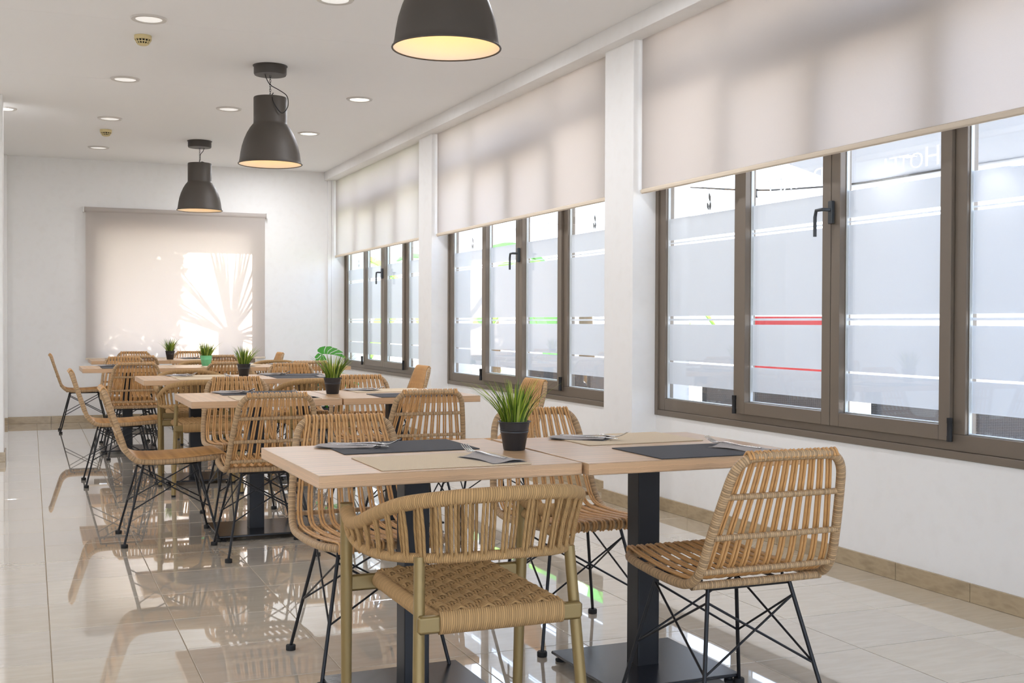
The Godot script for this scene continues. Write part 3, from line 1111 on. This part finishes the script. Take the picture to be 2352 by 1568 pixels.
# ---------------------------------------------------------------- place settings and table plants
func build_settings() -> void:
	# placemat shapes
	mb(); cbox(Vector3.ZERO, Vector3(0.445, 0.003, 0.32), 0.001)
	var mat_mesh := commit()
	# napkin folded to a pocket, lying along -z
	var g := []
	for k in 9:
		var s := k / 8.0
		for j in 7:
			var u := j / 6.0 * 2.0 - 1.0
			var hump := 0.011 * exp(-pow((u - 0.1) * 2.2, 2)) * (0.35 + 0.65 * s)
			g.append(Vector3(u * 0.056 + 0.006 * sin(s * 5.0), 0.0035 + hump + 0.002 * sin(s * 6.0 + u * 2.0), 0.105 - 0.2 * s))
	mb(); sheet(g, 7)
	var g2 := []
	for p in g: g2.append(Vector3(p.x * 1.03, maxf(0.0005, (p.y - 0.0035) * 0.25), p.z * 1.02))
	sheet(g2, 7)
	var napkin_mesh := commit()
	# fork: handle inside the napkin, tines out in front
	mb()
	tube(cat([Vector3(0, 0.0105, 0.08), Vector3(0, 0.0115, 0), Vector3(0, 0.0165, -0.075), Vector3(0, 0.013, -0.105), Vector3(0, 0.014, -0.118)], 4), 0.0042, 8, false, 0.0055, 0.45, Vector3.UP)
	for k in 4:
		var x := -0.0105 + 0.007 * k
		tube(cat([Vector3(x * 0.35, 0.0135, -0.106), Vector3(x, 0.0125, -0.122), Vector3(x, 0.018, -0.145), Vector3(x * 1.02, 0.030, -0.168)], 4), 0.0022, 6, false, 0.0012)
	var fork_mesh := commit()
	mb()
	tube(PackedVector3Array([Vector3(0.018, 0.009, 0.06), Vector3(0.018, 0.010, -0.06), Vector3(0.020, 0.009, -0.125), Vector3(0.021, 0.008, -0.140)]), 0.0078, 8, false, 0.005, 0.16, Vector3.UP)
	var knife_mesh := commit()
	# mat centre x, z, far side?, dark?, table index, napkin turn
	var list := [
		[1.106, 3.62, true, true, 0, 0.9], [1.104, 3.20, false, false, 0, 0.15], [1.922, 3.595, true, false, 1, 0.75], [1.957, 3.168, false, true, 1, 0.2],
		[1.20, 6.645, true, true, 2, 0.7], [1.207, 6.215, false, false, 2, 0.1], [1.96, 6.645, true, false, 3, 0.6], [1.97, 6.185, false, true, 3, 0.15],
		[1.178, 8.86, true, false, 4, 0.6], [1.18, 8.47, false, false, 4, 0.1], [1.86, 8.86, true, true, 5, 0.7], [1.86, 8.49, false, true, 5, 0.0],
		[0.80, 11.07, true, true, 6, 0.5], [0.79, 10.69, false, true, 6, 0.5], [1.765, 11.07, true, false, 7, 0.7], [1.66, 10.69, false, false, 7, 0.2], [2.36, 11.07, true, false, 8, 0.6], [2.36, 10.69, false, false, 8, 0.1],
		[0.98, 13.14, true, true, 9, 0.6], [0.98, 12.75, false, true, 9, 0.1], [1.76, 13.14, true, true, 10, 0.6], [1.77, 12.75, false, false, 10, 0.1]]
	for q in list:
		var T: Array = TABLES[q[4]]
		var edge := "far" if q[2] else "near"
		var side := "facing edge" if q[2] else "aisle edge"
		var where := "on %s table, %s, %s" % [T[5], ROWS[T[4]], "rear edge" if q[2] else "front edge"]
		var m := obj("placemat", mat_mesh, M.mat_dark if q[3] else M.mat_beige, self, P(q[0], 0.7518, q[1]))
		tag(m, ("dark grey placemat " if q[3] else "beige woven placemat ") + where, "placemat", "placemats on the oak tables")
		m.rotation.y = 0.02 * sin(q[0] * 40.0)
		# napkin lies at the diner's right hand
		var sgn := -1.0 if q[2] else 1.0
		var nx: float = q[0] + sgn * 0.150
		var nz: float = q[1] - sgn * 0.03
		var turn: float = (PI if q[2] else 0.0) + q[5]
		for it in [["napkin", napkin_mesh, M.napkin_grey, "grey folded napkin ", "napkin", "grey folded napkins"], ["fork", fork_mesh, M.steel, "steel fork in napkin ", "fork", "forks in the napkins"], ["knife", knife_mesh, M.steel, "steel knife in napkin ", "knife", "knives in the napkins"]]:
			var o := obj(it[0], it[1], it[2], self, P(nx, 0.7533, nz))
			o.rotation.y = turn
			tag(o, it[3] + where, it[4], it[5])

func grass_pot(pot: Material, sd: int) -> Node3D:
	rng.seed = sd
	var t := Node3D.new()
	mb()
	lathe([Vector2(0, 0), Vector2(0.033, 0), Vector2(0.0345, 0.002), Vector2(0.0435, 0.055), Vector2(0.0455, 0.057), Vector2(0.0455, 0.059), Vector2(0.0442, 0.061), Vector2(0.0460, 0.063), Vector2(0.0462, 0.066), Vector2(0.0452, 0.067), Vector2(0.0495, 0.088), Vector2(0.0535, 0.090), Vector2(0.0535, 0.092), Vector2(0.0495, 0.0925), Vector2(0.047, 0.08), Vector2(0, 0.078)], 36)
	obj("pot", commit(), pot, t)
	# blades in four tones
	for m in 4:
		mb()
		for k in 34:
			var a := rng.randf() * TAU
			var r0 := 0.036 * sqrt(rng.randf())
			var lean := rng.randf_range(0.1, 0.62) * (0.35 + r0 / 0.036)
			var h := rng.randf_range(0.09, 0.165)
			var d := Vector3(cos(a), 0, sin(a))
			var p0 := d * r0 + Vector3(0, 0.078, 0)
			var w := rng.randf_range(0.0022, 0.0036)
			var sd2 := Vector3(-sin(a + 0.6), 0, cos(a + 0.6))
			var g := []
			for j in 6:
				var s := j / 5.0
				var c := p0 + d * (h * lean * s * s * 0.9 + h * lean * 0.25 * s) + Vector3(0, h * (s - 0.16 * lean * s * s), 0)
				var ww := w * (1.0 - pow(s, 2.2)) + 0.0002
				g.append(c - sd2 * ww); g.append(c + d * ww * 0.35); g.append(c + sd2 * ww)
			sheet(g, 3)
		obj("grass", commit(), M["grass_%d" % m], t).set_meta("kind", "stuff")
	return t

func build_plants() -> void:
	var list := [[1.425, 3.405, "pot_black", 0, 0.0], [1.58, 6.445, "pot_black", 1, 1.3], [1.475, 8.78, "pot_black", 2, 2.2], [1.50, 10.97, "pot_mint", 3, 0.7], [1.385, 12.90, "pot_black", 4, 2.9]]
	for q in list:
		var t := grass_pot(M[q[2]], 100 + q[3])
		t.name = numbered("potted_grass")
		add_child(t)
		t.position = P(q[0], 0.7503, q[1])
		t.rotation.y = q[4]
		if q[3] == 3: t.scale = Vector3(1.12, 1.02, 1.12)
		tag(t, "green grass in a %s pot on the %s" % ["mint green" if q[3] == 3 else "black ridged", ROWS[q[3]] if q[3] != 3 else "three joined tables"], "plant", "potted grass on the tables")
	# monstera on the floor by the windows
	var t := base("monstera_plant", P(2.935, 0, 12.3))
	tag(t, "green monstera in a floor pot beside the window end table", "plant")
	mb()
	lathe([Vector2(0, 0), Vector2(0.10, 0), Vector2(0.105, 0.004), Vector2(0.135, 0.22), Vector2(0.145, 0.225), Vector2(0.145, 0.24), Vector2(0.125, 0.24), Vector2(0.12, 0.2), Vector2(0, 0.2)], 32)
	obj("pot", commit(), M.pot_black, t)
	# two lobed leaves stand above the tables: each lobe is a curved blade, slits between
	var o := Vector3(-0.035, 0.812, 0.0)
	for lf in [["leaf", [[[0, 0], [-80, 45], [-85, 80], [-40, 120], [50, 142], [62, 138], [35, 60], [40, 2]], [[40, 2], [45, 60], [75, 135], [140, 140], [175, 122], [100, 55], [90, 2]], [[90, 2], [110, 55], [180, 118], [240, 100], [250, 88], [140, 25], [120, -2]], [[120, -2], [150, 22], [260, 82], [310, 45], [320, 28], [230, 18], [180, -10]], [[180, -10], [235, 10], [300, 10], [340, -40], [350, -68], [300, -50], [240, -25]]]],
		["leaf", [[[0, -2], [-70, 20], [-110, -10], [-150, -45], [-138, -70], [-100, -70], [-30, -12]], [[0, -5], [-25, -25], [-95, -78], [-135, -80], [-140, -105], [-90, -128], [-50, -85]], [[0, -6], [-45, -88], [-80, -130], [-30, -140], [20, -100], [10, -40]], [[8, -10], [18, -60], [28, -100], [60, -110], [70, -150], [62, -80], [35, -20]]]]]:
		mb()
		for lobe in lf[1]:
			var poly := PackedVector2Array()
			for k in lobe.size():
				var p := Vector2(lobe[k][0], lobe[k][1])
				var q := Vector2(lobe[(k + 1) % lobe.size()][0], lobe[(k + 1) % lobe.size()][1])
				poly.append(p); poly.append(p.lerp(q, 0.5))
			var ids := Geometry2D.triangulate_polygon(poly)
			var b0 := V.size()
			for p in poly:
				var q := p * 0.00061
				var nn := Vector3(-0.25 * p.x / 350.0, 0.45 + 0.3 * p.y / 150.0, 1).normalized()
				vert(o + Vector3(q.x, q.y, 0.09 * pow(p.length() / 250.0, 2.0) - 0.35 * q.y), nn, Vector2.ZERO)
			for k in range(0, ids.size(), 3):
				tri(b0 + ids[k], b0 + ids[k + 1], b0 + ids[k + 2])
		obj(lf[0], commit(), M.monstera_green, t)
	mb()
	tube(cat([Vector3(0.02, 0.2, 0), Vector3(-0.01, 0.5, -0.02), o - Vector3(0, 0, 0.01)], 6), 0.006, 6)
	obj("stem", commit(), M.monstera_green, t)
	# leaf: base of blade, direction of midrib, face normal, length
	for q in [[Vector3(-0.20, 0.72, -0.05), Vector3(-0.8, 0.15, 0.3), Vector3(0, 0.9, 0.4), 0.12, "monstera_dark"], [Vector3(-0.12, 0.55, 0.10), Vector3(-0.5, -0.3, 0.8), Vector3(-0.2, 0.7, 0.6), 0.22, "monstera_dark"], [Vector3(0.12, 0.60, 0.12), Vector3(0.6, -0.3, 0.7), Vector3(0.2, 0.7, 0.6), 0.22, "monstera_green"], [Vector3(0.02, 0.52, -0.16), Vector3(0.1, -0.2, -0.9), Vector3(0, 0.9, -0.3), 0.22, "monstera_dark"]]:
		monstera_leaf(t, q[0], q[1].normalized(), q[2], q[3], M[q[4]])

func monstera_leaf(t: Node3D, o: Vector3, d: Vector3, n: Vector3, l: float, m: Material) -> void:
	n = (n - d * n.dot(d)).normalized()
	var s := d.cross(n)
	mb()
	# lobes on both sides of the midrib, parted by slits
	for side in [-1.0, 1.0]:
		for k in 6:
			var a0 := -0.22 + 0.205 * k
			var a1 := a0 + 0.192
			var g := []
			for j in 6:
				var v := j / 5.0
				for i in 4:
					var u := lerpf(a0, a1 + (0.02 if v < 0.25 else -0.015 * v), i / 3.0)
					var wmax := 0.52 * sqrt(maxf(0.02, 1.0 - pow((u - 0.28) / 0.78, 2)))
					var along := u + v * (0.20 - 0.10 * u)
					along = along if u >= 0.0 or v > 0.2 else maxf(u, -0.02) + v * 0.1 + u * v
					var droop := -0.30 * v * v * wmax - 0.22 * maxf(along, 0) * maxf(along, 0)
					g.append(o + d * (along * l) + s * (side * v * wmax * l) + n * (droop * l + 0.04 * l * v))
			sheet(g, 4)
	obj("leaf", commit(), m, t)
	mb()
	tube(cat([Vector3(0.02, 0.2, 0), Vector3(o.x * 0.3, o.y * 0.6, o.z * 0.3), o - n * 0.01], 6), 0.006, 6)
	tube(PackedVector3Array([o - n * 0.003, o + d * l * 0.5 - n * (0.06 * l), o + d * l * 0.98 - n * (0.21 * l)]), 0.004, 5, false, 0.0015)
	obj("stem", commit(), m, t)

# ---------------------------------------------------------------- beyond the glass
func build_outside() -> void:
	var g := structure("ground")
	pb(g, "terrace", 3.86, 16.0, -0.2, -0.06, -8.0, 40.0, M.terrace_stone)
	pb(g, "front_yard", -4.85, 3.86, -0.2, -0.06, -14.0, -2.75, M.terrace_stone)
	pb(g, "rear_garden", -14.0, 3.86, -0.2, -0.06, BACK + 0.25, 40.0, M.terrace_stone)
	var w := structure("wall_terrace")
	pb(w, "garden_wall", 9.4, 9.6, -0.06, 2.3, -6.0, 30.0, M.white_render)
	# awning over the terrace beside the third window
	var a := base("awning", P(5.2, 2.4, 6.2))
	tag(a, "white canvas terrace awning seen above the frosted film", "awning")
	var gr := []
	for k in 7:
		for j in 6:
			var s := k / 6.0
			gr.append(P(3.95 + 2.55 * s, 2.97 - 0.63 * s + 0.012 * sin(j * 1.6), 8.1 - 0.76 * j) - a.position)
	mb(); sheet(gr, 6)
	obj("canvas", commit(), M.awning_canvas, a)
	mb(); rod(P(6.5, 2.325, 8.15) - a.position, P(6.5, 2.325, 4.25) - a.position, 0.03, 10)
	obj("front_bar", commit(), M.white_metal, a)
	for z in [8.0, 4.4]:
		mb(); rod(P(6.5, 2.325, z) - a.position, P(6.5, -0.06, z) - a.position, 0.025, 10)
		obj("post", commit(), M.white_metal, a)
	# cable with a small lamp
	var cb := base("festoon_cable", P(4.6, 2.0, 6.3))
	tag(cb, "dark festoon cable with a small lamp outside the glass", "cable")
	mb(); tube(cat([P(4.5, 2.16, 7.4) - cb.position, P(4.6, 2.075, 6.75) - cb.position, P(4.6, 2.03, 6.2) - cb.position, P(4.6, 2.0, 5.6) - cb.position, P(4.6, 2.0, 4.9) - cb.position], 6), 0.006, 6)
	obj("cable", commit(), M.gasket_black, cb)
	mb(); lathe([Vector2(0, -0.05), Vector2(0.02, -0.05), Vector2(0.014, -0.035), Vector2(0.014, 0), Vector2(0.02, 0.01), Vector2(0, 0.012)], 14, P(4.6, 2.07, 6.72) - cb.position)
	obj("lamp_holder", commit(), M.handle_grey, cb)
	# dark wicker chairs and a table on the terrace
	var wc := wicker_chair()
	var k := 0
	for q in [[4.38, 6.92, 0.15, "dark wicker armchair outside the fixed pane beside the pier, third window"], [4.32, 6.08, -0.2, "dark wicker armchair outside the third window's first casement"], [4.36, 5.24, 0.2, "dark wicker armchair outside the third window's second casement"], [4.42, 4.40, -0.15, "dark wicker armchair outside the third window's last fixed pane"], [4.6, 9.3, 0.4, "dark wicker armchair outside the middle window bay, nearer the pier"], [4.75, 10.35, -0.4, "dark wicker armchair outside the middle window bay, by the banana trunk"]]:
		copy(wc, "wicker_armchair", P(q[0], -0.06, q[1]), q[2], q[3])
	wc.free()
	# chair with a red canvas back
	var rd := base("canvas_chair", P(5.3, -0.06, 7.3), -0.63)
	tag(rd, "red canvas chair back seen through clear stripes in the frosted glass", "chair")
	mb(); cbox(Vector3(0, 1.02, 0.24), Vector3(0.50, 0.50, 0.02), 0.006)
	obj("backrest", commit(), M.red_canvas, rd)
	mb(); cbox(Vector3(0, 0.46, 0), Vector3(0.50, 0.05, 0.48), 0.008)
	obj("seat", commit(), M.wicker_dark, rd)
	for sx in [-1, 1]:
		mb(); rod(Vector3(0.26 * sx, 0, 0.24), Vector3(0.26 * sx, 1.28, 0.24), 0.014, 8)
		obj("post", commit(), M.wicker_dark, rd)
		mb(); rod(Vector3(0.25 * sx, 0, -0.22), Vector3(0.25 * sx, 0.68, -0.22), 0.014, 8)
		obj("leg", commit(), M.wicker_dark, rd)
		mb(); rod(Vector3(0.25 * sx, 0.68, -0.25), Vector3(0.26 * sx, 0.7, 0.24), 0.014, 8)
		obj("arm", commit(), M.wicker_dark, rd)
	# bananas beyond the middle bay
	banana(P(5.5, -0.06, 11.2), 3, "banana plant outside the middle window bay, big leaves over the film")
	banana(P(5.5, -0.06, 13.9), 7, "banana plant outside between the middle and rear window bays")
	banana(P(5.8, -0.06, 17.6), 9, "banana plant outside the window bay touching the rear wall")
	# garden that shades the rear blind
	yucca(P(2.08, -0.06, 15.35))
	var sh := base("garden_tree", P(0.9, -0.06, 15.5))
	tag(sh, "leafy garden tree shading the rear blind", "tree")
	rng.seed = 5
	mb()
	tube(cat([Vector3(0, 0, 0), Vector3(0.05, 0.8, 0), Vector3(-0.05, 1.6, 0.1), Vector3(0.1, 2.4, 0)], 5), 0.06, 8, false, 0.03)
	obj("trunk", commit(), M.bark, sh)
	mb()
	for i in 8500:
		var c := Vector3(rng.randfn(0.0, 0.48), rng.randf_range(1.95, 3.9), rng.randfn(0.1, 0.35))
		c.x = clampf(c.x, -1.2, 0.52 - maxf(0.0, 2.5 - c.y) * 0.3 + rng.randf() * 0.12)
		leaf_quad(c, rng.randf_range(0.09, 0.17), 0.022)
	obj("foliage", commit(), M.shrub_leaf, sh).set_meta("kind", "stuff")

func leaf_quad(c: Vector3, l: float, w: float) -> void:
	var d := Vector3(rng.randf_range(-1, 1), rng.randf_range(-1.0, 0.35), rng.randf_range(-1, 1)).normalized()
	var s := d.cross(Vector3(rng.randf_range(-1, 1), rng.randf_range(-1, 1), rng.randf_range(-1, 1))).normalized()
	var n := s.cross(d)
	var i := vert(c, n, Vector2.ZERO); vert(c + d * l * 0.45 + s * w, n, Vector2.ZERO); vert(c + d * l, n, Vector2.ZERO); vert(c + d * l * 0.45 - s * w, n, Vector2.ZERO)
	tri(i, i + 1, i + 2); tri(i, i + 2, i + 3)

func wicker_chair() -> Node3D:
	var t := Node3D.new()
	var m: Material = M.wicker_dark
	for q in [["seat", Vector3(0, 0.40, 0), Vector3(0.52, 0.08, 0.52)], ["backrest", Vector3(0, 0.62, 0.25), Vector3(0.56, 0.44, 0.05)], ["arm", Vector3(-0.28, 0.62, 0), Vector3(0.06, 0.05, 0.54)], ["arm", Vector3(0.28, 0.62, 0), Vector3(0.06, 0.05, 0.54)], ["side_panel", Vector3(-0.28, 0.5, 0.06), Vector3(0.03, 0.2, 0.36)], ["side_panel", Vector3(0.28, 0.5, 0.06), Vector3(0.03, 0.2, 0.36)]]:
		mb(); cbox(q[1], q[2], 0.012)
		obj(q[0], commit(), m, t)
	for sx in [-1, 1]:
		for sz in [-1, 1]:
			mb(); cbox(Vector3(0.27 * sx, 0.31, 0.24 * sz), Vector3(0.055, 0.62, 0.055), 0.008)
			obj("leg", commit(), m, t)
	tag(t, "", "armchair", "dark wicker armchairs on the terrace")
	return t

func banana(at: Vector3, sd: int, label: String) -> void:
	rng.seed = sd
	var t := base("banana_plant", at)
	tag(t, label, "plant", "banana plants on the terrace")
	mb()
	tube(cat([Vector3(0, 0, 0), Vector3(0.03, 0.9, 0), Vector3(-0.02, 1.6, 0.02)], 5), 0.11, 12, false, 0.06)
	obj("trunk", commit(), M.bark, t)
	for k in 9:
		var a := TAU * k / 9.0 + rng.randf_range(-0.25, 0.25)
		var d := Vector3(cos(a), 0, sin(a))
		var s := Vector3(-sin(a), 0, cos(a))
		var l := rng.randf_range(1.1, 1.6)
		var rise := rng.randf_range(0.35, 1.0)
		var g := []
		var rib := PackedVector3Array()
		for j in 12:
			var u := j / 11.0
			var c := Vector3(0, 1.45, 0) + d * (l * (0.12 + 0.8 * u)) + Vector3(0, l * (rise * 1.2 * u - 1.05 * u * u * (1.3 - rise * 0.6)), 0)
			rib.append(c)
			var wd := 0.24 * pow(sin(PI * clampf((u - 0.12) / 0.88, 0.0, 1.0)), 0.55) if u > 0.12 else 0.006
			for q in [-1.0, -0.5, 0.0, 0.5, 1.0]:
				g.append(c + s * (wd * q) + Vector3(0, 0.10 * wd / 0.2 * (absf(q) - 0.6 * q * q), 0) + d * (0.03 * q * q))
		mb(); sheet(g, 5)
		var lf := obj("leaf", commit(), M["banana_%d" % (k % 3)], t)
		mb(); tube(rib, 0.016, 6, false, 0.004)
		obj("midrib", commit(), M.banana_1, lf)

func yucca(at: Vector3) -> void:
	rng.seed = 23
	var t := base("yucca_plant", at)
	tag(t, "tall yucca outside casting spiky shadows on the rear blind", "plant")
	mb()
	tube(cat([Vector3(0, 0, 0), Vector3(0.03, 0.9, 0), Vector3(0.06, 1.75, 0), Vector3(0.06, 2.1, 0)], 5), 0.13, 12, false, 0.15)
	obj("trunk", commit(), M.bark, t)
	for k in 54:
		var a := rng.randf() * TAU
		var el := rng.randf_range(0.05, 1.5)
		var d := Vector3(cos(a) * cos(el), sin(el), sin(a) * cos(el) * 0.4).normalized()
		var s := d.cross(Vector3(0.1, 0.2, 1)).normalized()
		var l := rng.randf_range(0.9, 1.5)
		var g := []
		var o := Vector3(0.06, 2.1, 0)
		for j in 7:
			var u := j / 6.0
			var wd := 0.016 * (1.0 - pow(u, 2.0)) + 0.001
			var c := o + d * (l * u) + Vector3(0, -0.10 * u * u, 0)
			g.append(c - s * wd); g.append(c + s * wd)
		mb(); sheet(g, 2)
		obj("leaf", commit(), M.yucca_leaf, t)
